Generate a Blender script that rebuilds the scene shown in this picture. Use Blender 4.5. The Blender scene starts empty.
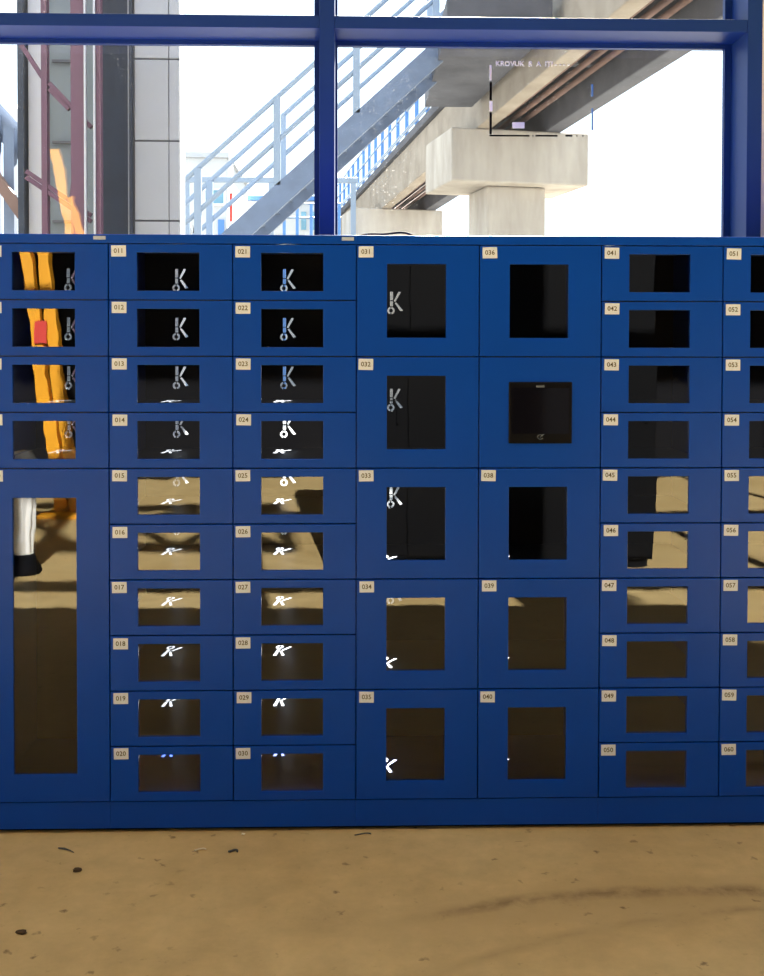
import bpy, bmesh, math, random
from mathutils import Vector, Matrix
random.seed(7)
PI = math.pi
scn = bpy.context.scene
COL = scn.collection

# ------------------------------------------------------------------ camera model
EYE = 1.539
YAW, PIT, F = 0.0251, 0.0215, 1052.17
CX, CY = 382.0, 367.8
W_PX, H_PX = 764.0, 976.0
D = 3.3                       # locker fronts stand in the plane y = D

def W(u, v, Y):
    """world point at depth plane y = Y seen at pixel (u, v)"""
    a, b = (u - CX) / F, -(v - CY) / F
    x, y2, z2 = a, 1.0, b
    y = y2 * math.cos(PIT) + z2 * math.sin(PIT)
    z = -y2 * math.sin(PIT) + z2 * math.cos(PIT)
    X = x * math.cos(YAW) + y * math.sin(YAW)
    Yd = -x * math.sin(YAW) + y * math.cos(YAW)
    s = Y / Yd
    return Vector((X * s, Y, EYE + z * s))

def G(u, v):
    """floor point (z = 0) seen at pixel"""
    p = W(u, v, 1.0)
    s = EYE / (EYE - p.z)
    return Vector((p.x * s, s, 0))

# ------------------------------------------------------------------ materials
def new_mat(name):
    m = bpy.data.materials.new(name); m.use_nodes = True
    nt = m.node_tree
    b = nt.nodes.get('Principled BSDF')
    return m, nt, b

def mat(name, col, rough=0.5, metal=0.0, noise=0.0, nscale=8.0, bump=0.0, spec=0.5, bscale=60.0, coat=0.0):
    m, nt, b = new_mat(name)
    b.inputs['Base Color'].default_value = (*col, 1)
    b.inputs['Roughness'].default_value = rough
    b.inputs['Metallic'].default_value = metal
    b.inputs['Specular IOR Level'].default_value = spec
    b.inputs['Coat Weight'].default_value = coat
    tc = nt.nodes.new('ShaderNodeTexCoord')
    if noise > 0:
        n = nt.nodes.new('ShaderNodeTexNoise'); n.inputs['Scale'].default_value = nscale
        n.inputs['Detail'].default_value = 6
        r = nt.nodes.new('ShaderNodeMapRange')
        r.inputs['From Min'].default_value = 0.3; r.inputs['From Max'].default_value = 0.7
        r.inputs['To Min'].default_value = 1 - noise; r.inputs['To Max'].default_value = 1 + noise
        mx = nt.nodes.new('ShaderNodeVectorMath'); mx.operation = 'SCALE'
        mx.inputs[0].default_value = col
        nt.links.new(tc.outputs['Object'], n.inputs['Vector'])
        nt.links.new(n.outputs['Fac'], r.inputs['Value'])
        nt.links.new(r.outputs['Result'], mx.inputs['Scale'])
        nt.links.new(mx.outputs['Vector'], b.inputs['Base Color'])
    if bump > 0:
        n2 = nt.nodes.new('ShaderNodeTexNoise'); n2.inputs['Scale'].default_value = bscale
        n2.inputs['Detail'].default_value = 4
        bp = nt.nodes.new('ShaderNodeBump'); bp.inputs['Strength'].default_value = bump
        bp.inputs['Distance'].default_value = 0.01
        nt.links.new(tc.outputs['Object'], n2.inputs['Vector'])
        nt.links.new(n2.outputs['Fac'], bp.inputs['Height'])
        nt.links.new(bp.outputs['Normal'], b.inputs['Normal'])
    return m

def glass_mat(name, tint, ior, dust=0.0, wobble=0.0, rough=0.0):
    m = bpy.data.materials.new(name); m.use_nodes = True
    nt = m.node_tree; nt.nodes.clear()
    out = nt.nodes.new('ShaderNodeOutputMaterial')
    tr = nt.nodes.new('ShaderNodeBsdfTransparent'); tr.inputs['Color'].default_value = (*tint, 1)
    gl = nt.nodes.new('ShaderNodeBsdfGlossy'); gl.inputs['Roughness'].default_value = rough
    gl.inputs['Color'].default_value = (1, 1, 1, 1)
    fr = nt.nodes.new('ShaderNodeFresnel'); fr.inputs['IOR'].default_value = ior
    mx = nt.nodes.new('ShaderNodeMixShader')
    nt.links.new(fr.outputs['Fac'], mx.inputs['Fac'])
    nt.links.new(tr.outputs[0], mx.inputs[1]); nt.links.new(gl.outputs[0], mx.inputs[2])
    last = mx
    tc = nt.nodes.new('ShaderNodeTexCoord')
    if wobble > 0:
        n = nt.nodes.new('ShaderNodeTexNoise'); n.inputs['Scale'].default_value = 6
        bp = nt.nodes.new('ShaderNodeBump'); bp.inputs['Strength'].default_value = wobble
        bp.inputs['Distance'].default_value = 0.002
        nt.links.new(tc.outputs['Object'], n.inputs['Vector'])
        nt.links.new(n.outputs['Fac'], bp.inputs['Height'])
        nt.links.new(bp.outputs['Normal'], gl.inputs['Normal'])
    if dust > 0:
        v = nt.nodes.new('ShaderNodeTexVoronoi'); v.inputs['Scale'].default_value = 85
        n = nt.nodes.new('ShaderNodeTexNoise'); n.inputs['Scale'].default_value = 1.6; n.inputs['Detail'].default_value = 5
        nt.links.new(tc.outputs['Object'], v.inputs['Vector']); nt.links.new(tc.outputs['Object'], n.inputs['Vector'])
        a = nt.nodes.new('ShaderNodeMapRange')
        a.inputs['From Min'].default_value = 0.14; a.inputs['From Max'].default_value = 0.08
        a.inputs['To Min'].default_value = 0; a.inputs['To Max'].default_value = 1
        nt.links.new(v.outputs['Distance'], a.inputs['Value'])
        c = nt.nodes.new('ShaderNodeMapRange')
        c.inputs['From Min'].default_value = 0.53; c.inputs['From Max'].default_value = 0.75
        c.inputs['To Min'].default_value = 0.0; c.inputs['To Max'].default_value = dust
        nt.links.new(n.outputs['Fac'], c.inputs['Value'])
        mu = nt.nodes.new('ShaderNodeMath'); mu.operation = 'MULTIPLY'
        nt.links.new(a.outputs[0], mu.inputs[0]); nt.links.new(c.outputs[0], mu.inputs[1])
        # thin even film of dust besides the specks
        ad = nt.nodes.new('ShaderNodeMath'); ad.operation = 'ADD'; ad.inputs[1].default_value = 0.0015
        nt.links.new(mu.outputs[0], ad.inputs[0])
        df = nt.nodes.new('ShaderNodeBsdfTranslucent'); df.inputs['Color'].default_value = (0.75, 0.75, 0.75, 1)
        m2 = nt.nodes.new('ShaderNodeMixShader')
        nt.links.new(ad.outputs[0], m2.inputs['Fac'])
        nt.links.new(mx.outputs[0], m2.inputs[1]); nt.links.new(df.outputs[0], m2.inputs[2])
        last = m2
    nt.links.new(last.outputs[0], out.inputs['Surface'])
    return m

def floor_mat():
    m, nt, b = new_mat('worn_concrete_floor')
    N = nt.nodes.new; L = nt.links.new
    tc = N('ShaderNodeTexCoord')
    big = N('ShaderNodeTexNoise'); big.inputs['Scale'].default_value = 0.9; big.inputs['Detail'].default_value = 8; big.inputs['Roughness'].default_value = 0.6
    mid = N('ShaderNodeTexNoise'); mid.inputs['Scale'].default_value = 7; mid.inputs['Detail'].default_value = 8; mid.inputs['Roughness'].default_value = 0.65
    L(tc.outputs['Object'], big.inputs['Vector']); L(tc.outputs['Object'], mid.inputs['Vector'])
    r1 = N('ShaderNodeValToRGB')
    r1.color_ramp.elements[0].position = 0.3; r1.color_ramp.elements[0].color = (0.52, 0.365, 0.155, 1)
    r1.color_ramp.elements[1].position = 0.7; r1.color_ramp.elements[1].color = (0.66, 0.50, 0.245, 1)
    L(big.outputs['Fac'], r1.inputs['Fac'])
    r2 = N('ShaderNodeMapRange'); r2.inputs['From Min'].default_value = 0.3; r2.inputs['From Max'].default_value = 0.7
    r2.inputs['To Min'].default_value = 0.85; r2.inputs['To Max'].default_value = 1.12
    L(mid.outputs['Fac'], r2.inputs['Value'])
    s1 = N('ShaderNodeVectorMath'); s1.operation = 'SCALE'
    L(r1.outputs['Color'], s1.inputs[0]); L(r2.outputs[0], s1.inputs['Scale'])
    # small dark specks of dirt, gathered by a noise
    vo = N('ShaderNodeTexVoronoi'); vo.inputs['Scale'].default_value = 13
    wob = N('ShaderNodeTexNoise'); wob.inputs['Scale'].default_value = 40; wob.inputs['Detail'].default_value = 3
    L(tc.outputs['Object'], wob.inputs['Vector'])
    wv = N('ShaderNodeVectorMath'); wv.operation = 'MULTIPLY_ADD'; wv.inputs[1].default_value = (0.05, 0.05, 0.0)
    L(wob.outputs['Color'], wv.inputs[0]); L(tc.outputs['Object'], wv.inputs[2])
    L(wv.outputs[0], vo.inputs['Vector'])
    sp = N('ShaderNodeMapRange'); sp.inputs['From Min'].default_value = 0.15; sp.inputs['From Max'].default_value = 0.05
    sp.inputs['To Min'].default_value = 0; sp.inputs['To Max'].default_value = 1
    L(vo.outputs['Distance'], sp.inputs['Value'])
    vc = N('ShaderNodeSeparateColor'); L(vo.outputs['Color'], vc.inputs['Color'])
    vg = N('ShaderNodeMapRange'); vg.inputs['From Min'].default_value = 0.1; vg.inputs['From Max'].default_value = 0.6
    L(vc.outputs['Red'], vg.inputs['Value'])
    spm = N('ShaderNodeMath'); spm.operation = 'MULTIPLY'
    L(sp.outputs[0], spm.inputs[0]); L(vg.outputs[0], spm.inputs[1])
    # curved dark tyre / trolley marks on the floor: bands of distance to arcs
    def ring(cx, cy, rad, width, amt):
        d = N('ShaderNodeVectorMath'); d.operation = 'DISTANCE'; d.inputs[1].default_value = (cx, cy, 0)
        wn = N('ShaderNodeVectorMath'); wn.operation = 'MULTIPLY_ADD'; wn.inputs[1].default_value = (0.035, 0.035, 0)
        L(mid.outputs['Color'], wn.inputs[0]); L(tc.outputs['Object'], wn.inputs[2])
        L(wn.outputs[0], d.inputs[0])
        s = N('ShaderNodeMath'); s.operation = 'SUBTRACT'; s.inputs[1].default_value = rad
        L(d.outputs['Value'], s.inputs[0])
        a = N('ShaderNodeMath'); a.operation = 'ABSOLUTE'; L(s.outputs[0], a.inputs[0])
        mr = N('ShaderNodeMapRange'); mr.inputs['From Min'].default_value = width; mr.inputs['From Max'].default_value = 0
        mr.inputs['To Min'].default_value = 0; mr.inputs['To Max'].default_value = amt
        L(a.outputs[0], mr.inputs['Value'])
        mm = N('ShaderNodeMath'); mm.operation = 'MULTIPLY'; L(mr.outputs[0], mm.inputs[0])
        g = N('ShaderNodeMapRange'); g.inputs['From Min'].default_value = 0.38; g.inputs['From Max'].default_value = 0.58
        L(mid.outputs['Fac'], g.inputs['Value'])
        sx = N('ShaderNodeSeparateXYZ'); L(tc.outputs['Object'], sx.inputs[0])
        gx = N('ShaderNodeMapRange'); gx.interpolation_type = 'SMOOTHSTEP'
        gx.inputs['From Min'].default_value = -0.05; gx.inputs['From Max'].default_value = 0.45
        L(sx.outputs['X'], gx.inputs['Value'])
        gm = N('ShaderNodeMath'); gm.operation = 'MULTIPLY'; L(g.outputs[0], gm.inputs[0]); L(gx.outputs[0], gm.inputs[1])
        L(gm.outputs[0], mm.inputs[1])
        return mm
    arcs = [ring(0.95, 0.54, 2.4, 0.04, 0.65), ring(1.3, 0.6, 2.24, 0.03, 0.5), ring(0.95, 0.47, 2.44, 0.12, 0.4)]
    tot = spm
    for a in arcs:
        ad = N('ShaderNodeMath'); ad.operation = 'ADD'; ad.use_clamp = True
        L(tot.outputs[0], ad.inputs[0]); L(a.outputs[0], ad.inputs[1]); tot = ad
    st = N('ShaderNodeTexNoise'); st.inputs['Scale'].default_value = 22; st.inputs['Detail'].default_value = 5; st.inputs['Roughness'].default_value = 0.7
    L(tc.outputs['Object'], st.inputs['Vector'])
    sr = N('ShaderNodeMapRange'); sr.inputs['From Min'].default_value = 0.62; sr.inputs['From Max'].default_value = 0.74
    sr.inputs['To Max'].default_value = 0.45
    L(st.outputs['Fac'], sr.inputs['Value'])
    ad = N('ShaderNodeMath'); ad.operation = 'ADD'; ad.use_clamp = True
    L(tot.outputs[0], ad.inputs[0]); L(sr.outputs[0], ad.inputs[1]); tot = ad
    fac = N('ShaderNodeMath'); fac.operation = 'MULTIPLY'; fac.inputs[1].default_value = 0.75
    L(tot.outputs[0], fac.inputs[0])
    mx = N('ShaderNodeMix'); mx.data_type = 'RGBA'
    L(fac.outputs[0], mx.inputs['Factor']); L(s1.outputs[0], mx.inputs['A']); mx.inputs['B'].default_value = (0.15, 0.085, 0.03, 1)
    L(mx.outputs['Result'], b.inputs['Base Color'])
    b.inputs['Roughness'].default_value = 0.62
    bp = N('ShaderNodeBump'); bp.inputs['Strength'].default_value = 0.15; bp.inputs['Distance'].default_value = 0.01
    L(mid.outputs['Fac'], bp.inputs['Height']); L(bp.outputs['Normal'], b.inputs['Normal'])
    return m

def concrete(name, lo, hi, streak=0.0, scale=1.5):
    m, nt, b = new_mat(name)
    N = nt.nodes.new; L = nt.links.new
    tc = N('ShaderNodeTexCoord')
    mp = N('ShaderNodeMapping'); mp.inputs['Scale'].default_value = (1.0, 1.0, 0.25 if streak else 1.0)
    L(tc.outputs['Object'], mp.inputs['Vector'])
    n = N('ShaderNodeTexNoise'); n.inputs['Scale'].default_value = scale; n.inputs['Detail'].default_value = 9; n.inputs['Roughness'].default_value = 0.65
    L(mp.outputs[0], n.inputs['Vector'])
    r = N('ShaderNodeValToRGB')
    r.color_ramp.elements[0].position = 0.3; r.color_ramp.elements[0].color = (*lo, 1)
    r.color_ramp.elements[1].position = 0.65; r.color_ramp.elements[1].color = (*hi, 1)
    L(n.outputs['Fac'], r.inputs['Fac']); L(r.outputs['Color'], b.inputs['Base Color'])
    b.inputs['Roughness'].default_value = 0.9
    bp = N('ShaderNodeBump'); bp.inputs['Strength'].default_value = 0.3; bp.inputs['Distance'].default_value = 0.02
    L(n.outputs['Fac'], bp.inputs['Height']); L(bp.outputs['Normal'], b.inputs['Normal'])
    return m

M = {}
M['blue'] = mat('blue_powder_coat', (0.002, 0.053, 0.42), rough=0.30, noise=0.05, nscale=3, bump=0.04, bscale=220, spec=0.15)
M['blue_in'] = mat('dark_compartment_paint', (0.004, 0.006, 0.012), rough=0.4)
M['shelf'] = mat('compartment_shelf_paint', (0.018, 0.03, 0.065), rough=0.36, spec=1.0)
M['pane'] = glass_mat('locker_pane_glass', (0.50, 0.53, 0.58), 1.66, wobble=0.12)
M['label'] = mat('cream_label', (0.62, 0.69, 0.86), rough=0.6, noise=0.05, nscale=60)
M['ink'] = mat('label_ink', (0.05, 0.035, 0.02), rough=0.7)
M['tagmetal'] = mat('grey_nameplate', (0.38, 0.46, 0.66), rough=0.4)
M['black'] = mat('black_plastic', (0.003, 0.003, 0.005), rough=0.25, spec=0.2)
M['screen'] = mat('black_screen', (0.004, 0.004, 0.008), rough=0.06)
M['greyprint'] = mat('grey_print', (0.10, 0.13, 0.18), rough=0.4)
M['frame'] = mat('blue_window_frame', (0.008, 0.036, 0.15), rough=0.5, noise=0.05, nscale=2, spec=0.2)
M['glass'] = glass_mat('facade_glass', (0.9, 0.93, 0.94), 1.66, dust=0.3, wobble=0.15)
M['floor'] = floor_mat()
M['wall'] = mat('grey_plaster', (0.30, 0.29, 0.28), rough=0.9, noise=0.1, nscale=1.5, bump=0.1)
M['darkwall'] = mat('dark_cladding', (0.008, 0.008, 0.010), rough=0.8, spec=0.1, noise=0.15, nscale=1.0)
M['ceil'] = mat('grey_roof_deck', (0.28, 0.28, 0.28), rough=0.9, noise=0.1, nscale=1.0)
M['ground'] = concrete('yard_concrete', (0.18, 0.175, 0.16), (0.26, 0.25, 0.23), scale=0.6)
M['conc'] = concrete('pier_concrete', (0.33, 0.285, 0.235), (0.50, 0.445, 0.375), streak=1, scale=2.2)
M['girder'] = concrete('girder_concrete', (0.22, 0.175, 0.13), (0.35, 0.295, 0.23), scale=1.3)
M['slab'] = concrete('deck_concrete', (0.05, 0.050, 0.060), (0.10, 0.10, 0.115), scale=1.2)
M['rust'] = mat('rusty_pipe', (0.17, 0.10, 0.08), rough=0.8, noise=0.3, nscale=2)
M['steel'] = mat('blue_grey_steel', (0.13, 0.17, 0.25), rough=0.6, noise=0.12, nscale=4)
M['lsteel'] = mat('pale_blue_steel', (0.24, 0.30, 0.38), rough=0.5)
M['bsteel'] = mat('blue_painted_steel', (0.08, 0.22, 0.50), rough=0.5)
M['panel'] = mat('white_cladding', (0.46, 0.47, 0.49), rough=0.6, noise=0.05, nscale=2)
M['joint'] = mat('dark_joint', (0.12, 0.12, 0.13), rough=0.8)
M['slate'] = mat('dark_glazing', (0.018, 0.026, 0.042), rough=0.3, noise=0.25, nscale=3)
M['ggrey'] = mat('grey_green_panel', (0.20, 0.23, 0.24), rough=0.5, noise=0.1, nscale=1)
M['maroon'] = mat('maroon_steel', (0.055, 0.014, 0.036), rough=0.5, noise=0.15, nscale=3)
M['white'] = mat('white_paint', (0.72, 0.72, 0.74), rough=0.5, noise=0.03, nscale=5)
M['wwall'] = mat('pale_render', (0.55, 0.55, 0.54), rough=0.85, noise=0.05, nscale=1)
M['bwin'] = mat('sky_blue_glazing', (0.16, 0.34, 0.44), rough=0.2, noise=0.2, nscale=2)
M['red'] = mat('red_paint', (0.62, 0.05, 0.04), rough=0.5)
M['yellow'] = mat('yellow_paint', (0.80, 0.36, 0.015), rough=0.45, noise=0.08, nscale=5)
M['cable'] = mat('black_rubber', (0.006, 0.006, 0.007), rough=0.8, spec=0.05)
M['char'] = mat('charcoal_steel', (0.004, 0.004, 0.005), rough=0.6, spec=0.08)
M['dirt'] = mat('brown_dirt', (0.06, 0.035, 0.015), rough=0.9)
M['dgrey'] = mat('grey_scrap', (0.06, 0.065, 0.07), rough=0.6)
M['pale'] = mat('pale_scrap', (0.75, 0.68, 0.55), rough=0.6)
M['sheet'] = mat('pale_sheet', (0.8, 0.8, 0.8), rough=0.8)
M['bush'] = mat('dry_twigs', (0.08, 0.07, 0.06), rough=0.9)

# ------------------------------------------------------------------ mesh helpers
class MB:
    def __init__(s):
        s.bm = bmesh.new(); s.mi = 0
    def box(s, x0, x1, y0, y1, z0, z1, bev=0.0, mtx=None):
        vs = [s.bm.verts.new(p) for p in ((x0,y0,z0),(x1,y0,z0),(x1,y1,z0),(x0,y1,z0),(x0,y0,z1),(x1,y0,z1),(x1,y1,z1),(x0,y1,z1))]
        fs = [s.bm.faces.new([vs[i] for i in q]) for q in ((0,3,2,1),(4,5,6,7),(0,1,5,4),(1,2,6,5),(2,3,7,6),(3,0,4,7))]
        for f in fs: f.material_index = s.mi
        if bev > 0:
            es = list({e for f in fs for e in f.edges})
            r = bmesh.ops.bevel(s.bm, geom=es, offset=bev, segments=2, affect='EDGES', profile=0.5)
            vs = list({v for f in r['faces'] for v in f.verts} | {v for v in vs if v.is_valid})
        if mtx is not None:
            bmesh.ops.transform(s.bm, matrix=mtx, verts=[v for v in vs if v.is_valid])
        return s
    def beam(s, a, b, w, h, up=(0, 0, 1), bev=0.0):
        """rectangular bar from a to b, w wide, h high"""
        a = Vector(a); b = Vector(b); d = b - a; L = d.length; d.normalize()
        up = Vector(up); x = d.cross(up)
        if x.length < 1e-4: x = d.cross(Vector((1, 0, 0)))
        x.normalize(); z = x.cross(d)
        m = Matrix.Identity(4)
        m.col[0][:3] = x; m.col[1][:3] = d; m.col[2][:3] = z; m.col[3][:3] = a
        return s.box(-w/2, w/2, 0, L, -h/2, h/2, bev, m)
    def tube(s, pts, r, n=10, caps=True):
        pts = [Vector(p) for p in pts]; rings = []
        prev = None
        for i, p in enumerate(pts):
            if i == 0: d = pts[1] - p
            elif i == len(pts) - 1: d = p - pts[i-1]
            else: d = (pts[i+1] - pts[i-1])
            d.normalize()
            if prev is None:
                x = d.cross(Vector((0, 0, 1)))
                if x.length < 1e-3: x = d.cross(Vector((1, 0, 0)))
            else:
                x = prev - d * prev.dot(d)
            x.normalize(); prev = x; y = d.cross(x)
            rr = r[i] if isinstance(r, (list, tuple)) else r
            rings.append([s.bm.verts.new(p + (x * math.cos(2*PI*k/n) + y * math.sin(2*PI*k/n)) * rr) for k in range(n)])
        for i in range(len(rings) - 1):
            for k in range(n):
                f = s.bm.faces.new((rings[i][k], rings[i][(k+1) % n], rings[i+1][(k+1) % n], rings[i+1][k]))
                f.smooth = True; f.material_index = s.mi
        if caps:
            s.bm.faces.new(rings[0][::-1]).material_index = s.mi; s.bm.faces.new(rings[-1]).material_index = s.mi
        return s
    def prism(s, poly, y0, y1):
        """closed polygon in x,z extruded along y"""
        a = [s.bm.verts.new((x, y0, z)) for x, z in poly]; b = [s.bm.verts.new((x, y1, z)) for x, z in poly]
        n = len(poly)
        s.bm.faces.new(a).material_index = s.mi; s.bm.faces.new(b[::-1]).material_index = s.mi
        for i in range(n):
            s.bm.faces.new((a[(i+1) % n], a[i], b[i], b[(i+1) % n])).material_index = s.mi
        return s
    def frame(s, x0, x1, z0, z1, ax0, ax1, az0, az1, y0, y1, bev=0.0):
        """rectangular plate with a rectangular opening"""
        o = [(x0,z0),(x1,z0),(x1,z1),(x0,z1)]; i_ = [(ax0,az0),(ax1,az0),(ax1,az1),(ax0,az1)]
        V = lambda p, y: s.bm.verts.new((p[0], y, p[1]))
        of = [V(p, y0) for p in o]; inf = [V(p, y0) for p in i_]; ob = [V(p, y1) for p in o]; ib = [V(p, y1) for p in i_]
        fs = []
        for k in range(4):
            j = (k+1) % 4
            fs.append(s.bm.faces.new((of[k], of[j], inf[j], inf[k])))
            fs.append(s.bm.faces.new((ob[j], ob[k], ib[k], ib[j])))
            fs.append(s.bm.faces.new((of[j], of[k], ob[k], ob[j])))
            fs.append(s.bm.faces.new((inf[k], inf[j], ib[j], ib[k])))
        for f in fs: f.material_index = s.mi
        if bev > 0:
            es = [e for e in {e for f in fs for e in f.edges}
                  if (e.verts[0] in of and e.verts[1] in of) or (e.verts[0] in inf and e.verts[1] in inf)]
            bmesh.ops.bevel(s.bm, geom=es, offset=bev, segments=2, affect='EDGES', profile=0.5)
        return s
    def mesh(s, name, mats):
        bmesh.ops.recalc_face_normals(s.bm, faces=s.bm.faces)
        me = bpy.data.meshes.new(name); s.bm.to_mesh(me); s.bm.free()
        for m in (mats if isinstance(mats, (list, tuple)) else [mats]): me.materials.append(m)
        return me
    def build(s, name, mats, parent=None, loc=None, rz=0):
        return link(name, s.mesh(name, mats), parent, loc, rz)

def link(name, data, parent=None, loc=None, rz=0):
    o = bpy.data.objects.new(name, data); COL.objects.link(o)
    if parent is not None: o.parent = parent
    if loc is not None: o.location = loc
    if rz: o.rotation_euler = (0, 0, rz)
    return o

def tag(o, label, cat, group=None, kind=None):
    if label: o['label'] = label
    if cat: o['category'] = cat
    if group: o['group'] = group
    if kind: o['kind'] = kind
    return o

def thing(name, label, cat, loc=(0, 0, 0), rz=0, group=None):
    return tag(link(name, None, None, loc, rz), label, cat, group)

def struct(o):
    o['kind'] = 'structure'; return o

def copy_child(o, parent, loc=None):
    c = o.copy(); COL.objects.link(c); c.parent = parent
    if loc is not None: c.location = loc
    return c

def text_mesh(txt, size, align='CENTER'):
    cu = bpy.data.curves.new('t', 'FONT'); cu.body = txt; cu.size = size
    cu.align_x = align; cu.align_y = 'CENTER'; cu.resolution_u = 2; cu.extrude = 0.0001; cu.offset = size * 0.014
    ob = bpy.data.objects.new('t', cu); COL.objects.link(ob)
    dg = bpy.context.evaluated_depsgraph_get()
    me = bpy.data.meshes.new_from_object(ob.evaluated_get(dg))
    COL.objects.unlink(ob); bpy.data.objects.remove(ob); bpy.data.curves.remove(cu)
    return me

def filled(loops, extrude):
    """outer loop with holes -> filled sheet (x, y plane) with a thickness"""
    cu = bpy.data.curves.new('c', 'CURVE'); cu.dimensions = '2D'; cu.fill_mode = 'BOTH'; cu.extrude = extrude
    for lp in loops:
        sp = cu.splines.new('POLY'); sp.points.add(len(lp) - 1)
        for i, (x, y) in enumerate(lp): sp.points[i].co = (x, y, 0, 1)
        sp.use_cyclic_u = True
    ob = bpy.data.objects.new('c', cu); COL.objects.link(ob)
    dg = bpy.context.evaluated_depsgraph_get()
    me = bpy.data.meshes.new_from_object(ob.evaluated_get(dg))
    COL.objects.unlink(ob); bpy.data.objects.remove(ob); bpy.data.curves.remove(cu)
    return me

# ------------------------------------------------------------------ lockers
X0, CW, P = -0.7726, 0.3859, 0.1753        # left edge of column 1, column width, row pitch
Z0 = 0.3146 + EYE                          # top line of the rows
ZB = Z0 - 10 * P                           # bottom line of the rows
ZT = Z0 + 0.029
DEP = 0.50
GAP = 0.0018
def colx(i): return X0 + (i - 1) * CW      # left edge of column i (column 1 is the one numbered 011..020)

def logo_loops(cx, cz):
    """K shaped cut-out with a ring at its foot"""
    s = 0.00112
    def q(pts): return [(cx + x * s, cz + z * s) for x, z in pts]
    L = []
    # upright, in two pieces
    L.append(q([(-18, 6), (-8.5, 6), (-8.5, 34), (-18, 34)]))
    L.append(q([(-18, -13), (-8.5, -13), (-8.5, 3), (-18, 3)]))
    # upper arm and lower arm
    L.append(q([(-6, 4), (-1, 1), (14, 27), (17, 33), (9, 34), (5, 26)]))
    L.append(q([(-3, -3), (2, 0), (24, -27), (15, -29)]))
    # ring at the foot as two half rings
    for a0, a1 in ((100, 260), (-80, 80)):
        o = [(-15 + 12 * math.cos(math.radians(a)), -27 + 12 * math.sin(math.radians(a))) for a in range(a0, a1 + 1, 20)]
        i_ = [(-15 + 6 * math.cos(math.radians(a)), -27 + 6 * math.sin(math.radians(a))) for a in range(a1, a0 - 1, -20)]
        L.append(q(o + i_))
    return L

def door_mesh(w, h, pw0, pw1, ph0, ph1):
    b = MB()
    b.frame(GAP, w - GAP, -h + GAP, -GAP, pw0, pw1, -ph1, -ph0, 0, 0.018, 0.0015)
    return b.mesh('door', M['blue'])
def pane_mesh(pw0, pw1, ph0, ph1):
    b = MB()
    v = [b.bm.verts.new(p) for p in ((pw0-.004, .006, -ph1-.004), (pw1+.004, .006, -ph1-.004), (pw1+.004, .006, -ph0+.004), (pw0-.004, .006, -ph0+.004))]
    b.bm.faces.new(v)
    return b.mesh('pane', M['pane'])

SPEC = {'small': (P, 0.088, 0.282, 0.027, 0.146),
        'big': (2 * P, 0.096, 0.281, 0.060, 0.291),
        'tall': (6 * P, 0.086, 0.283, 0.092, 0.962),
        'terminal': (2 * P, 0.095, 0.293, 0.080, 0.272)}
DM = {k: door_mesh(CW, v[0], *v[1:]) for k, v in SPEC.items()}
PM = {k: pane_mesh(*v[1:]) for k, v in SPEC.items()}

def label_mesh(txt):
    b = MB(); b.box(0, 0.046, -0.0012, 0, -0.035, 0, 0.0004)
    me = b.mesh('number_label', [M['label'], M['ink']])
    t = text_mesh(txt, 0.0205)
    bm = bmesh.new(); bm.from_mesh(me)
    n0 = len(bm.faces)
    bm2 = bmesh.new(); bm2.from_mesh(t)
    bmesh.ops.transform(bm2, matrix=Matrix.Translation((0.023, -0.0014, -0.0175)) @ Matrix.Rotation(PI/2, 4, 'X'), verts=bm2.verts)
    tm = bpy.data.meshes.new('x'); bm2.to_mesh(tm); bm2.free()
    bm.from_mesh(tm)
    bm.faces.ensure_lookup_table()
    for f in bm.faces[n0:]: f.material_index = 1
    bm.to_mesh(me); bm.free()
    bpy.data.meshes.remove(tm); bpy.data.meshes.remove(t)
    return me

LAY = {'s10': [('small', j, 1) for j in range(10)],
       'tall': [('small', j, 1) for j in range(4)] + [('tall', 4, 6)],
       'b5': [('big', 2 * k, 2) for k in range(5)],
       'b5t': [('big', 0, 2), ('terminal', 2, 2), ('big', 4, 2), ('big', 6, 2), ('big', 8, 2)]}

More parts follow.
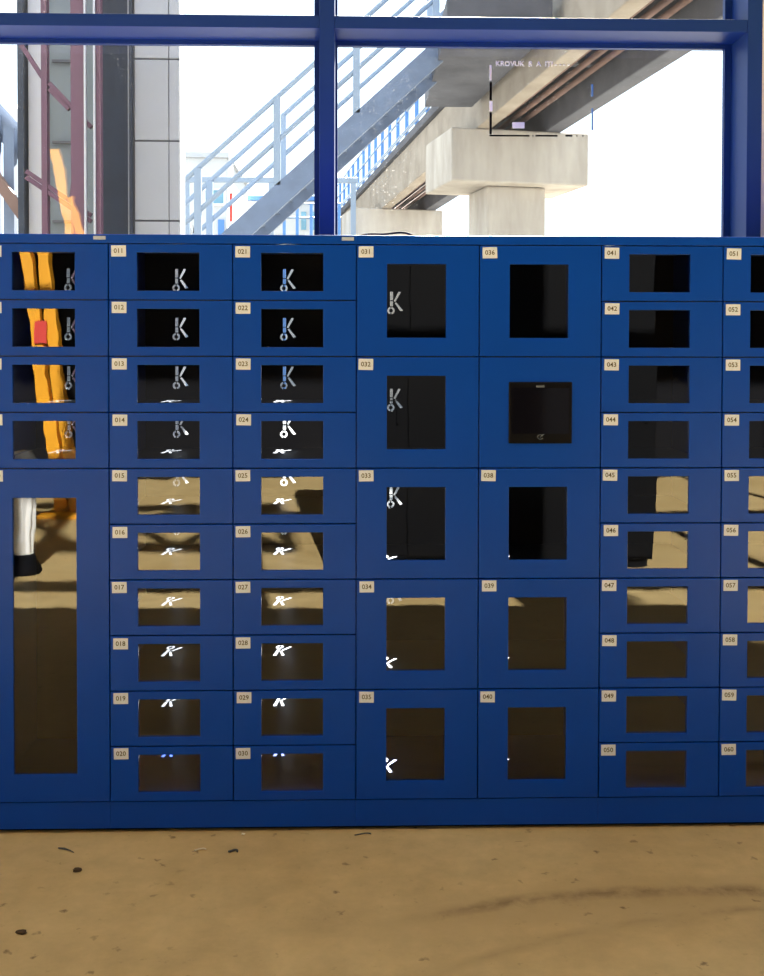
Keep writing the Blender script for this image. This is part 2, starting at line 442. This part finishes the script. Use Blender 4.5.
def cabinet(first_col, lays, start, label):
    x = colx(first_col)
    root = thing('locker_cabinet', label, 'locker', (x, D, 0), group='blue locker cabinets in the row under the window')
    wtot = CW * 2
    e = 0.0
    b = MB()
    # shell: two sides, top, bottom, divider (local coordinates, x from the cabinet's left edge, y from its front)
    b.box(e, 0.014, 0.019, DEP, 0.0155, ZT, 0)
    b.box(wtot - 0.014, wtot - e, 0.019, DEP, 0.0155, ZT, 0)
    b.box(0.014, wtot - 0.014, 0.019, DEP, ZT - 0.018, ZT, 0)
    b.box(0.014, wtot - 0.014, 0.019, DEP, ZB - 0.01, ZB + 0.015, 0)
    b.box(CW - 0.007, CW + 0.007, 0.019, DEP, ZB + 0.004, ZT - 0.018, 0)
    b.build('carcass', M['blue'], root)
    MB().box(e, wtot - e, 0.0, 0.019, Z0 + 0.0012, ZT, 0.001).build('top_rail', M['blue'], root)
    MB().box(e, wtot - e, 0.03, DEP, 0.0, 0.015).build('shadow_gap_strip', M['black'], root)  # black strip put in for the shadow gap under the plinth
    p = MB().box(e, wtot - e, 0.004, 0.019, 0.015, ZB - 0.0015, 0.001)
    p.build('plinth', M['blue'], root)
    n = start
    for c, lay in enumerate(lays):
        lx = c * CW
        holes = []
        for kind, j, span in LAY[lay]:
            zt = Z0 - j * P
            d = link('door', DM[kind], root, (lx, 0, zt))
            if kind != 'terminal':
                pn = link('pane', PM[kind], d)
                # every pane sits a hair differently in its door
                pn.rotation_euler = (random.uniform(-.0015, .0015), 0, random.uniform(-.002, .002))
            if j > 0:
                MB().box(lx + 0.0145, lx + CW - 0.0145, 0.02, DEP, zt - 0.003, zt + 0.015).build('shelf', M['shelf'], root)
            if kind != 'terminal':
                lm = link('number_label', label_mesh('%03d' % n), d)
                lm.location = (0.0085 + random.uniform(-.0015, .003), 0, -0.0065 + random.uniform(-.0015, .0015))
                lm.rotation_euler = (0, random.uniform(-.02, .02), 0)
                cz = zt - P / 2 + 0.0075 if span == 1 else zt - P * span / 2 + 0.0159
                if kind != 'tall':
                    holes += logo_loops(lx + CW / 2 - 0.0515, cz)
            else:
                x0, x1, z0, z1 = SPEC[kind][1], SPEC[kind][2], -SPEC[kind][4], -SPEC[kind][3]
                MB().box(x0 - .001, x1 + .001, -0.004, 0.012, z0 - .001, z1 + .001, 0.002).build('screen_bezel', M['black'], d)
                MB().box(x0 + .008, x1 - .008, -0.0046, -0.0035, z0 + .03, z1 - .018, 0.0).build('screen', M['screen'], d)
                cxm = (x0 + x1) / 2
                MB().box(cxm - .014, cxm + .012, -0.0047, -0.0035, z1 - .016, z1 - .010).build('speaker_slot', M['greyprint'], d)
                k = MB()
                pts = [(cxm + .009 * math.cos(a), -0.0045, z0 + .020 + .007 * math.sin(a)) for a in [math.radians(t) for t in range(60, 345, 15)]]
                k.tube(pts, 0.0012, 6)
                k.tube([(cxm - .002, -0.0045, z0 + .018), (cxm + .005, -0.0045, z0 + .024), (cxm + .012, -0.0045, z0 + .029)], [0.0008, 0.002, 0.0008], 6)
                k.build('emblem', M['greyprint'], d)
            n += 1
        # back panel of the column with the logo cut through it at every compartment
        outer = [(lx, ZB), (lx + CW, ZB), (lx + CW, ZT - 0.002), (lx, ZT - 0.002)]
        me = filled([outer] + holes, 0.0006)
        me.transform(Matrix.Translation((0, DEP + 0.0008, 0)) @ Matrix.Rotation(PI/2, 4, 'X'))
        me.materials.clear(); me.materials.append(M['blue_in'])
        link('back_panel', me, root)
    return root

cabA = cabinet(-1, ['tall', 'tall'], 1, 'blue locker cabinet with four small doors above one tall glazed door, at the left edge')
cabB = cabinet(1, ['s10', 's10'], 11, 'blue locker cabinet with twenty small doors numbered 011 to 030')
cabC = cabinet(3, ['b5', 'b5t'], 31, 'blue locker cabinet with nine large square doors and a black touchscreen')
cabD = cabinet(5, ['s10', 's10'], 41, 'blue locker cabinet with small doors numbered 041 and up, at the right edge')
cabE = cabinet(7, ['s10', 's10'], 61, 'blue locker cabinet standing beyond the right edge of the view, last of the row')
cabZ = cabinet(-3, ['s10', 's10'], 81, 'blue locker cabinet standing beyond the left edge of the view, first of the row')
for cab in (cabA, cabB):
    MB().box(CW * 2 - 0.046, CW * 2 - 0.008, -0.0015, 0.0002, ZT - 0.017, ZT - 0.006, 0.0004).build('nameplate', M['tagmetal'], cab)

# ------------------------------------------------------------------ the room
HY, HX0, HX1, HZ = -6.8, -8.0, 6.63, 8.5
GLY = 4.14
def slab(name, x0, x1, y0, y1, z0, z1, m):
    return struct(MB().box(x0, x1, y0, y1, z0, z1).build(name, m))
slab('floor', HX0 - .3, HX1 + .3, HY - .3, 4.32, -0.2, 0.0, M['floor'])
slab('wall_back', HX0 - .3, HX1 + .3, HY - .3, HY, 0, HZ, M['darkwall'])
slab('wall_left', HX0 - .3, HX0, HY, 4.3, 0, HZ, M['wall'])
slab('wall_right', HX1, HX1 + .3, HY, 4.3, 0, HZ, M['wall'])
slab('ceiling', HX0 - .3, HX1 + .3, HY - .3, 4.5, HZ, HZ + 0.3, M['ceil'])
slab('ground', -60, 60, 4.32, 90, -0.25, -0.02, M['ground'])

# curtain wall: deep blue mullions and transoms, glass at the back
FY0, FY1 = 3.95, 4.15
pm = W(325.5, 130, FY0); MX = pm.x
MW = 15 / F * FY0
RX = W(753, 130, FY0).x
STEP = RX - MX
zt1 = W(325, 15.5, FY0).z; zt0 = W(325, 28.0, FY0).z
win = struct(link('window_1', None, None, (0, 0, 0)))
mull = MB().box(-MW/2, MW/2, FY0, FY1, 0, HZ, 0.002).build('mullion', M['frame'], win, (MX, 0, 0))
xs = [MX + k * STEP for k in range(-5, 2)]
for x in xs:
    if abs(x - MX) > .01: copy_child(mull, win, (x, 0, 0))
# thin glazing bead around the panes
bays = [(xs[i] + MW/2, xs[i+1] - MW/2) for i in range(len(xs) - 1)]
bays.insert(0, (HX0, xs[0] - MW/2))
xr = [RX + .3 + MW/2 + k * STEP for k in range(4)]
for x in xr: copy_child(mull, win, (x, 0, 0))
bays += [(xr[i] + MW/2, xr[i+1] - MW/2) for i in range(3)]
lv = [0.06, (zt0 + zt1) / 2, (zt0 + zt1) / 2 + 1.9, (zt0 + zt1) / 2 + 3.8, HZ - 0.05]
TH = zt1 - zt0
for (a, c) in bays:
    for k, z in enumerate(lv):
        h = TH / 2
        MB().box(a, c, FY0 + .003, FY1, z - h, z + h, 0.0015).build('transom', M['frame'], win)
    for k in range(4):
        z0, z1 = lv[k] + TH/2, lv[k+1] - TH/2
        b = MB()
        b.box(a, c, 4.125, GLY + .01, z1 - .016, z1); b.box(a, c, 4.125, GLY + .01, z0, z0 + .012)
        b.box(a, a + .008, 4.125, GLY + .01, z0 + .012, z1 - .016); b.box(c - .026, c, 4.125, GLY + .01, z0 + .012, z1 - .016)
        b.build('glazing_bead', M['frame'], win)
        b = MB()
        v = [b.bm.verts.new(q) for q in ((a + .006, GLY, z0 + .004), (c - .006, GLY, z0 + .004), (c - .006, GLY, z1 - .004), (a + .006, GLY, z1 - .004))]
        b.bm.faces.new(v)
        b.build('pane', M['glass'], win)
slab('wall_front', RX + MW/2 + .002, RX + .3, FY0 + .03, FY1 + .06, 0, HZ, M['white'])

# ------------------------------------------------------------------ bridge, piers and stair outside
BR = math.atan(0.13)
bz = 5.27
B0 = (2.10, 17.8, 0)
bridge = thing('concrete_bridge', 'raised concrete footbridge running away overhead, seen from below', 'bridge', B0, BR)
S0, S1 = -7.0, 24
MB().box(0, 0.26, S0, S1, bz, bz + 0.95, 0.02).build('girder', M['girder'], bridge)
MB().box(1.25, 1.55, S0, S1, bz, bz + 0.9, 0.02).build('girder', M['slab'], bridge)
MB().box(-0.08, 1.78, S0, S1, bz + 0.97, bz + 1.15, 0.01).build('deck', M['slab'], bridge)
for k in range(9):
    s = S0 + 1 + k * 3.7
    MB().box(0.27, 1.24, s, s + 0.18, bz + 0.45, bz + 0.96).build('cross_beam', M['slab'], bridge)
for t in (0.58, 0.80, 1.02):
    MB().tube([(t, S0, bz + 0.3), (t, S1, bz + 0.3)], 0.045, 8).build('pipe', M['rust'], bridge)
MB().box(1.68, 1.80, S0, S1, bz + 0.86, bz + 1.0).build('edge_strip', M['steel'], bridge)
for z in (1.25, 1.31):
    MB().tube([(-0.05, S0, bz + z), (-0.05, S1, bz + z)], 0.022, 8).build('cable_duct', M['lsteel'], bridge)
for z in (2.2, 1.75):
    MB().tube([(-0.02, S0, bz + z), (-0.02, S1, bz + z)], 0.03, 8).build('handrail', M['lsteel'], bridge)
pst = MB().box(-0.04, 0.04, -0.04, 0.04, bz + 1.15, bz + 2.2).build('railing_post', M['bsteel'], bridge, (-0.02, S0 + .3, 0))
for k in range(1, 26):
    copy_child(pst, bridge, (-0.02, S0 + .3 + k * 1.25, 0))

def pier(loc, label):
    r = thing('bridge_pier', label, 'pier', loc, 0.2, group='concrete piers under the bridge')
    MB().box(0, 2.52, 0, 1.7, bz - 0.92, bz - 0.003, 0.03).build('pier_cap', M['conc'], r)
    MB().box(0.76, 1.86, 0.35, 1.45, 0, bz - 0.923, 0.04).build('pier_column', M['conc'], r)
    return r
pier((W(450, 150, 18).x, 18, 0), 'large near concrete bridge pier with a wide block cap')
pier((W(352, 215, 28.6).x, 28.6, 0), 'farther concrete bridge pier just above the locker tops')

# stair
SY = 15.0
sA, sB = W(229, 226, SY), W(420, 52, SY)
sl = (sB.z - sA.z) / (sB.x - sA.x)
xg = sA.x - sA.z / sl
ztop = 5.95; xt = sA.x + (ztop - sA.z) / sl
stair = thing('steel_staircase', 'blue-grey steel outdoor staircase climbing to the right with pipe railings', 'stairs', (0, 0, 0))
vt = 28 / F * SY     # vertical thickness of the stringer
WS = 1.2
for y in (SY, SY + WS):
    MB().prism([(xg, 0.0), (xg + vt / sl, 0.0), (xt + .3, ztop + .3 * sl - vt), (xt + .3, ztop + .3 * sl)][::-1], y, y + 0.09).build('stringer', M['steel'], stair)
nst = int(ztop / 0.19)
tr = MB().box(-0.0, 0.18, SY + 0.09, SY + WS, -0.03, 0.01).build('tread', M['steel'], stair, (xg + .19/sl, 0, .19 - .05))
for k in range(1, nst):
    z = (k + 1) * 0.19; copy_child(tr, stair, (xg + z / sl, 0, z - .05))
rA = W(183, 180, SY); rB = W(314, 62, SY)
rs = (rB.z - rA.z) / (rB.x - rA.x)
for y in (SY + .04, SY + WS + .04):
    for dz in (0, -43 / F * SY):
        a = Vector((rA.x - 1.6, y, rA.z - 1.6 * rs + dz)); e_ = Vector((rA.x + 4.0, y, rA.z + 4.0 * rs + dz))
        MB().tube([a, e_], 0.036, 10).build('handrail', M['lsteel'], stair)
    for k in range(-1, 4):
        x = W(196 + 79.5 * k, 150, SY).x
        zb = sA.z + (x - sA.x) * sl; zr = rA.z + (x - rA.x) * rs
        MB().box(x - .05, x + .05, y - .04, y + .04, max(0, zb - .02), zr).build('railing_post', M['lsteel'], stair)
# landing joining stair and bridge
b = MB()
q = [(1.15, 13.5), (2.5, 13.5), (1.95, 17.9), (1.15, 17.9)]
lo = [b.bm.verts.new((x, y, 5.58)) for x, y in q]; hi = [b.bm.verts.new((x, y, 5.98)) for x, y in q]
b.bm.faces.new(lo); b.bm.faces.new(hi)
for k in range(4): b.bm.faces.new((lo[k], lo[(k+1) % 4], hi[(k+1) % 4], hi[k]))
b.build('landing', M['slab'], stair)
for y in (13.55, 17.9):
    for z in (6.5, 7.05):
        MB().tube([(1.2, y, z), (2.4 if y < 15 else 1.9, y, z)], 0.03, 8).build('handrail', M['lsteel'], stair)
for x in (1.2, 1.8, 2.4):
    MB().box(x - .03, x + .03, 13.5, 13.6, 5.98, 7.05).build('railing_post', M['bsteel'], stair)

# horizontal pipe barrier behind the stair
py = 20.0
pa, pb = W(183, 180, py), W(357, 179, py)
bar = thing('pipe_rack', 'long horizontal pale pipe carried on posts behind the stairs', 'pipe', (0, 0, 0))
MB().box(pa.x, pb.x, py - .05, py + .05, pa.z - .05, pa.z + .05, .01).build('beam', M['lsteel'], bar)
for u in (186, 270, 352):
    x = W(u, 180, py).x
    MB().box(x - .05, x + .05, py - .04, py + .04, 0, pa.z - .05).build('post', M['lsteel'], bar)

# pale buildings far behind
by = 32.0
a = W(184, 158, by); c = W(226, 237, by)
bA = thing('outbuilding', 'distant pale building with a sky-blue window left of the stairs', 'building')
MB().box(a.x, c.x, by, by + 6, 0, a.z, 0.02).build('wall', M['wwall'], bA)
MB().box(a.x - .1, c.x + .1, by - .12, by + 6.1, a.z, a.z + .15).build('roof', M['panel'], bA)
p0, p1 = W(202.5, 206, by), W(224.5, 188.7, by)
f = MB().frame(p0.x, p1.x, p0.z, p1.z, p0.x + .06, p1.x - .06, p0.z + .06, p1.z - .06, by - .08, by + .02).build('window_frame', M['white'], bA)
MB().box(p0.x + .06, p1.x - .06, by - .03, by - .01, p0.z + .06, p1.z - .06).build('window_pane', M['bwin'], f)
p0, p1 = W(217, 236, by), W(223, 220, by)
MB().box(p0.x, p1.x, by - .06, by + .02, 0, p1.z).build('door', M['bsteel'], bA)
by2 = 39.0
a = W(230, 198, by2); c = W(322, 237, by2)
bB = thing('site_cabin', 'distant low pale building with a blue roof edge behind the stair foot', 'building')
MB().box(a.x, c.x, by2, by2 + 5, 0, a.z - .1, .02).build('wall', M['wwall'], bB)
MB().box(a.x - .1, c.x + .1, by2 - .15, by2 + 5.1, a.z - .1, a.z + .05).build('roof', M['bsteel'], bB)
for u in (300, 309, 316):
    p0, p1 = W(u, 230, by2), W(u + 5, 212, by2)
    MB().box(p0.x, p1.x, by2 - .05, by2 + .02, p0.z, p1.z).build('window', M['bwin'], bB)
by3 = 24.0
a = W(229.5, 150, by3)
rp = thing('marker_pole', 'thin white pole with a red lower section by the stair foot', 'pole', (a.x, by3, 0))
MB().tube([(0, 0, 0), (0, 0, W(229, 222, by3).z)], 0.06, 10).build('pole_foot', M['white'], rp)
MB().tube([(0, 0, W(229, 222, by3).z), (0, 0, W(229, 194, by3).z)], 0.035, 10).build('red_section', M['red'], rp)
MB().tube([(0, 0, W(229, 194, by3).z), (0, 0, a.z)], 0.05, 10).build('pole_top', M['white'], rp)
# small distant railings right of the stair foot
br = thing('yard_railing', 'small blue railing far behind the foot of the stairs', 'railing')
yy = 28.0
for v in (204, 218):
    p0, p1 = W(262, v, yy), W(340, v, yy)
    MB().tube([p0, p1], 0.03, 8).build('rail', M['lsteel'], br)
for u in (268, 283, 296, 310, 325, 338):
    x = W(u, 204, yy).x
    MB().box(x - .04, x + .04, yy - .04, yy + .04, 0, W(u, 204, yy).z).build('post', M['bsteel'], br)
# dry bush beside the panel tower
sb = MB(); rnd = random.Random(3)
for k in range(34):
    x = W(187 + rnd.uniform(-4, 4), 230, 21).x; y = 21 + rnd.uniform(-.3, .3)
    pts = [(x, y, 2.6)]; z = 2.6
    for j in range(5):
        x += rnd.uniform(-.06, .06); z += rnd.uniform(.15, .34); pts.append((x, y + rnd.uniform(-.05, .05), z))
    sb.tube(pts, [.02, .018, .015, .012, .008, .005], 5)
x = W(187, 230, 21).x
sb.tube([(x, 21, 0), (x, 21, 1.4), (x + .03, 21, 2.7)], [.09, .07, .05], 8)
tag(sb.build('bare_tree', M['bush']), 'bare twiggy little tree beside the white panelled wall', 'tree')

# ------------------------------------------------------------------ building wing at the left, outside
wy = 9.0
def wx(u): return W(u, 150, wy).x
def wz(v): return W(100, v, wy).z
WT = 4.95
wing = thing('glazed_wing', 'outdoor wing of white cladding panels and dark glazing at the left', 'building')
b = MB()
zs = [0, 0.6, wz(221) , wz(141), wz(59), WT]
zs = [0] + [z for z in zs[1:]]
ux = [133, 167.5, 178]
for i in range(len(zs) - 1):
    for j in range(2):
        b.box(wx(ux[j]) + .004, wx(ux[j+1]) - .004, wy, wy + .06, zs[i] + .008, zs[i+1] - .008, .003)
b.build('cladding_panels', M['panel'], wing)
MB().box(wx(131.5), wx(178), wy + .02, wy + .3, 0, WT).build('wall_core', M['joint'], wing)
MB().box(wx(95), wx(128), wy + .05, wy + .3, 0, WT).build('dark_glazing', M['slate'], wing)
MB().box(wx(126.5), wx(128), wy, wy + .05, 0, WT).build('bright_trim', M['panel'], wing)
MB().box(wx(128.3), wx(131.5), wy - .02, wy + .3, 0, WT).build('dark_trim', M['slate'], wing)
MB().box(wx(24), wx(95), wy + .12, wy + .3, 0, WT).build('side_glazing', M['ggrey'], wing)
MB().box(wx(25), wx(40), wy + .06, wy + .12, 0, WT).build('pale_panel', M['white'], wing)
MB().box(wx(17), wx(23), wy - .02, wy + .3, 0, WT).build('corner_post', M['slate'], wing)
for v in (59, 141, 221):
    MB().box(wx(48), wx(68), wy + .08, wy + .12, wz(v) - .01, wz(v) + .01).build('joint_strip', M['joint'], wing)
fr = thing('maroon_steel_frame', 'dark maroon braced steel frame standing before the glazed wing', 'frame')
fy = 8.6
def fp(u, v): return W(u, v, fy)
for u0, u1 in ((40.5, 46.5), (70, 84), (95, 100)):
    x0, x1 = fp(u0, 100).x, fp(u1, 100).x
    MB().box(x0, x1, fy - .03, fy + .05, 0, 4.85, .004).build('steel_post', M['maroon'], fr)
MB().box(fp(84.2, 100).x, fp(85.8, 100).x, fy - .06, fy - .02, 0, 4.85).build('white_pipe', M['white'], fr)
MB().box(fp(93.5, 100).x, fp(94.8, 100).x, fy - .06, fy - .02, 0, 4.85).build('white_pipe', M['white'], fr)
for (u0, v0, u1, v1) in ((20, 46, 41, 78), (48, 84, 90, 128), (25, 172, 90, 216), (25, 178, 90, 222), (48, 90, 68, 110)):
    MB().beam(fp(u0, v0), fp(u1, v1), .04, .035).build('brace', M['maroon'], fr)
MB().beam(fp(76, 165), fp(72, 200), .03, .06).build('brace', M['maroon'], fr)
# sloping white beam and pale block further left
lb = thing('sloping_walkway', 'sloping white-edged walkway beyond the glass at the far left', 'walkway')
ly = 12.0
MB().beam(W(-25, 70, ly), W(28, 128, ly), .2, .11).build('edge_beam', M['white'], lb)
MB().beam(W(-25, 92, ly + .3), W(28, 150, ly + .3), .1, .35).build('side_panel', M['steel'], lb)
MB().beam(W(-25, 150, ly), W(28, 225, ly), .1, .12).build('lower_beam', M['rust'], lb)
for u in (-12, 4, 20):
    p = W(u, 118 + (u + 4) * 1.05, ly)
    MB().box(p.x - .06, p.x + .06, ly + .1, ly + .22, 0, p.z).build('post', M['steel'], lb)

# unseen lattice girder added over the yard to throw criss-cross shade on the floor
tg = thing('added_shade_girder', 'steel lattice girder added above the window view to cast criss-cross shade', 'girder')
ty = 7.3
for z in (5.75, 7.1):
    MB().box(-3.6, 0.6, ty - .08, ty + .08, z - .09, z + .09).build('chord', M['steel'], tg)
for k in range(5):
    x = -3.5 + k * .8
    MB().beam((x, ty, 5.8), (x + .8, ty, 7.05), .1, .1).build('diagonal', M['steel'], tg)
    MB().beam((x + .8, ty + .05, 5.8), (x, ty + .05, 7.05), .1, .1).build('diagonal', M['steel'], tg)
for x in (-3.55, 0.55):
    MB().box(x - .06, x + .06, ty - .06, ty + .06, 0 if x < 0 else 5.7, 7.2).build('post', M['steel'], tg)

# ------------------------------------------------------------------ marks and small things at the window
# dashed outline of a taped notice on the glass
gy = GLY - .004
st = thing('window_sticker', 'dashed black outline of a clear sticker on the window glass, with white marks', 'sticker')
def gp(u, v): return W(u, v, gy)
def strip(u0, v0, u1, v1, name, m, w=None):
    p0, p1 = gp(u0, v0), gp(u1, v1)
    MB().box(min(p0.x, p1.x), max(p0.x, p1.x), gy - .0012, gy, min(p0.z, p1.z), max(p0.z, p1.z)).build(name, m, st)
for v0, v1 in ((82, 100), (112, 134)):
    strip(488, v0, 490.4, v1, 'border_dash', M['black'])
for v0, v1 in ((84, 96), (108, 130)):
    strip(590, v0, 591.6, v1, 'border_dash', M['bsteel'])
for u0, u1 in ((488, 528), (531, 532), (534, 556), (564, 571), (575, 576), (581, 582)):
    strip(u0, 134.6, u1, 136.4, 'border_dash', M['black'])
strip(511, 122, 523, 128, 'white_tab', M['white'])
strip(488, 65, 490, 80, 'faded_edge', M['sheet'])
strip(488, 101, 491, 111, 'faded_edge', M['sheet'])
t = text_mesh('KROVUK  B  A  ITI - - - -', 0.028, 'LEFT')
t.materials.clear(); t.materials.append(M['white'])
p = gp(494, 63.5)
t.transform(Matrix.Translation((p.x, gy - .001, p.z)) @ Matrix.Rotation(PI/2, 4, 'X'))
link('white_lettering', t, st)

# cable on the locker tops
b = MB(); pts = []
for k in range(41):
    t_ = k / 40
    u = 356 + 56 * t_
    z = ZT + .004 + .014 * max(0, math.sin(t_ * PI)) ** .6 + .003 * math.sin(t_ * 9)
    pts.append((W(u, 235, D + .1).x, D + .1 + .03 * math.sin(t_ * 6), z))
b.tube(pts, .0036, 8)
cb = b.build('cable', M['cable'])
tag(cb, 'thin black cable lying looped on top of the lockers', 'cable')
p = W(360, 235, D + .1)
b = MB().box(p.x - .008, p.x + .008, D + .09, D + .12, ZT, ZT + .012, .002)
b.build('plug', M['cable'], cb)

# bits on the floor
def bit(name, u, v, fn, m, label):
    p = G(u, v); b = MB(); fn(b)
    o = b.build(name, m, None, (p.x, p.y, 0)); tag(o, label, 'debris', 'debris on the concrete floor'); return o
def lump(r, h, seed):
    def f(b):
        rr = random.Random(seed)
        bmesh.ops.create_icosphere(b.bm, subdivisions=2, radius=1)
        for v in b.bm.verts:
            k = 1 + rr.uniform(-.25, .25)
            v.co = Vector((v.co.x * r * k * 1.5, v.co.y * r * k, v.co.z * h * k + h * .95))
    return f
def curl(R, a0, a1, r, sy=.5):
    def f(b):
        b.tube([(R * math.cos(math.radians(a)), R * sy * math.sin(math.radians(a)), r + .002 * (1 + math.sin(a / 30))) for a in range(a0, a1, 12)], r, 6)
    return f
bit('dirt_clod', 77, 872, lump(.009, .005, 1), M['dirt'], 'brown dirt clod left of centre, the darkest of two on the floor')
bit('dirt_clod', 21, 934, lump(.010, .004, 2), M['dirt'], 'flat brown dirt clod near the lower left corner')
bit('twig', 64, 851, lambda b: b.tube([(-.02, .01, .003), (0, 0, .006), (.02, -.006, .003), (.035, -.02, .003)], [.002, .003, .0015, .001], 6), M['dgrey'], 'thin grey twig on the floor below the tall locker door')
bit('wood_shaving', 200, 852, curl(.018, 20, 170, .0022), M['pale'], 'pale curled shaving on the floor')
bit('plastic_curl', 233, 853, curl(.013, -20, 250, .003), M['dgrey'], 'small dark grey curl beside the pale shaving')
bit('wire_offcut', 363, 836, curl(.026, 20, 200, .002, .3), M['dgrey'], 'thin wire offcut lying at the foot of the lockers')
bit('pebble', 243, 835, lump(.004, .003, 5), M['pale'], 'tiny white pebble at the foot of the lockers')

# ------------------------------------------------------------------ things behind the camera that the panes mirror
yl = -2.9
def mir(u, v, L=None):
    """point at y = yl whose mirror image in the locker fronts is seen at (u, v)"""
    q = W(u, v, 2 * D - yl); return Vector((q.x, yl, q.z))
yf = thing('yellow_lifting_mast', 'tall leaning yellow steel mast of two bars mirrored in the left locker panes', 'mast')
def bar2(pts, w, name, y=0):
    b = MB()
    for (a, c) in zip(pts[:-1], pts[1:]):
        b.beam(a, c, .10, w, up=(1, 0, 0), bev=.004)
    return b.build(name, M['yellow'], yf)
def m3(u, v): 
    q = mir(u, v); return (q.x, q.y, q.z)
topx = W(54, 150, 2 * GLY - yl)
bar2([(topx.x, yl, topx.z), m3(24, 252), m3(61, 470)[:2] + (0.03,)], .105, 'mast_bar')
topb = W(70, 197, 2 * GLY - yl)
bar2([(topb.x, yl, topb.z), m3(41, 252), m3(74, 470)[:2] + (0.03,)], .095, 'mast_bar')
MB().box(m3(35, 300)[0], m3(47, 300)[0], yl + .06, yl + .08, m3(0, 345)[2], m3(0, 322)[2]).build('red_tag', M['red'], yf)
MB().box(m3(45, 470)[0], m3(85, 470)[0], yl - .25, yl + .25, 0, .03, .004).build('foot_plate', M['yellow'], yf)
MB().tube([m3(38, 262), m3(40, 285), m3(44, 262)], .012, 8).build('hook', M['cable'], yf)

# rolled cloth bundle
cbx, cby = -2.24, -0.5
cbn = thing('cloth_bundle', 'rolled pale grey pleated cloth standing in a black boot, mirrored in the tall door', 'bundle', (cbx, cby, 0))
b = MB(); prof = [(.055, .10), (.07, .2), (.085, .35), (.088, .6), (.08, .78), (.05, .83)]; nn = 48; rg = []
for r_, z_ in prof:
    rg.append([b.bm.verts.new(((r_ * (1 + .1 * math.cos(9 * t))) * math.cos(t), (r_ * (1 + .1 * math.cos(9 * t))) * math.sin(t), z_)) for t in [2 * PI * k / nn for k in range(nn)]])
for i in range(len(rg) - 1):
    for k in range(nn): b.bm.faces.new((rg[i][k], rg[i][(k+1) % nn], rg[i+1][(k+1) % nn], rg[i+1][k]))
b.bm.faces.new(rg[-1]); b.build('cloth', M['sheet'], cbn)
MB().tube([(0, 0, 0), (0, 0, .02), (0, 0, .1), (0, 0, .13)], [.12, .12, .08, .07], 20).build('boot', M['cable'], cbn)

tc_ = thing('added_dark_cabinet', 'tall dark cabinet added behind the camera to darken the mirror images in the central panes', 'cabinet', (-0.22, -0.72, 0))  # unseen dark block, added so the central panes mirror something dark
MB().box(0, 2.3, -.5, .08, 0.06, 2.25, .006).build('body', M['char'], tc_)
MB().box(0.03, 2.27, -.47, .05, 0, .06).build('plinth', M['char'], tc_)
for k in range(4):
    d = MB().box(.01 + k * .572, .575 + k * .572, .08, .098, .08, 2.23, .003).build('door', M['char'], tc_)
    MB().box(.50 + k * .572, .52 + k * .572, .098, .115, 1.0, 1.16, .003).build('handle', M['char'], d)

# ------------------------------------------------------------------ light
def lamp(x, y, label):  # unseen lamps, added to lift the light on floor and locker fronts
    r = thing('added_fill_lamp', label, 'lamp', (x, y, HZ - .5), 0, 'fill lamps added out of view under the roof')
    MB().box(-.7, .7, -.16, .16, 0.0, .08, .01).build('housing', M['white'], r)
    for s_ in (-.5, .5): MB().tube([(s_, 0, .08), (s_, 0, .5)], .008, 6).build('rod', M['dgrey'], r)
    l = bpy.data.lights.new('fill_light', 'AREA'); l.shape = 'RECTANGLE'; l.size = 1.3; l.size_y = .26; l.energy = FILL_W; l.color = (1.0, .93, .82)
    o = bpy.data.objects.new('fill_light', l); COL.objects.link(o); o.parent = r; o.location = (0, 0, -.01)
FILL_W = 27
for y in (1.6, -1.4, -4.6):
    for x in (-4.5, -1.5, 1.5, 4.5):
        lamp(x, y, 'long white fill lamp added out of view under the roof to brighten floor and lockers')
sun = bpy.data.lights.new('sun', 'SUN'); sun.energy = 84; sun.angle = math.radians(0.6); sun.color = (1.0, 0.95, 0.86)
so = bpy.data.objects.new('sun', sun); COL.objects.link(so)
el, az = math.radians(33.2), math.radians(7)
dirv = Vector((-math.sin(az) * math.cos(el), -math.cos(az) * math.cos(el), -math.sin(el)))
so.rotation_euler = dirv.to_track_quat('-Z', 'Y').to_euler(); so.location = (6, 40, 28)
w = bpy.data.worlds.new('sky'); scn.world = w; w.use_nodes = True
bg = w.node_tree.nodes['Background']; bg.inputs['Color'].default_value = (0.78, 0.89, 1.0, 1); bg.inputs['Strength'].default_value = 2.8

cam = bpy.data.cameras.new('camera'); co = bpy.data.objects.new('camera', cam); COL.objects.link(co)
cam.sensor_fit = 'HORIZONTAL'; cam.sensor_width = 36; cam.lens = 36 * F / W_PX
cam.shift_x = -1.0 / W_PX; cam.shift_y = -(H_PX / 2 - CY) / W_PX
cam.clip_end = 300
co.location = (0, 0, EYE); co.rotation_euler = (Matrix.Rotation(-YAW, 4, 'Z') @ Matrix.Rotation(PI/2 - PIT, 4, 'X') @ Matrix.Rotation(0.0018, 4, 'Z')).to_euler()
scn.camera = co
scn.view_settings.view_transform = 'Standard'; scn.view_settings.look = 'None'
scn.view_settings.exposure = -0.18; scn.view_settings.gamma = 1.0; scn.view_settings.use_curve_mapping = False
scn.cycles.max_bounces = 12; scn.cycles.transparent_max_bounces = 16; scn.cycles.diffuse_bounces = 6
scn.cycles.sample_clamp_indirect = 8
scn.cycles.caustics_reflective = False
scn.cycles.use_denoising = True
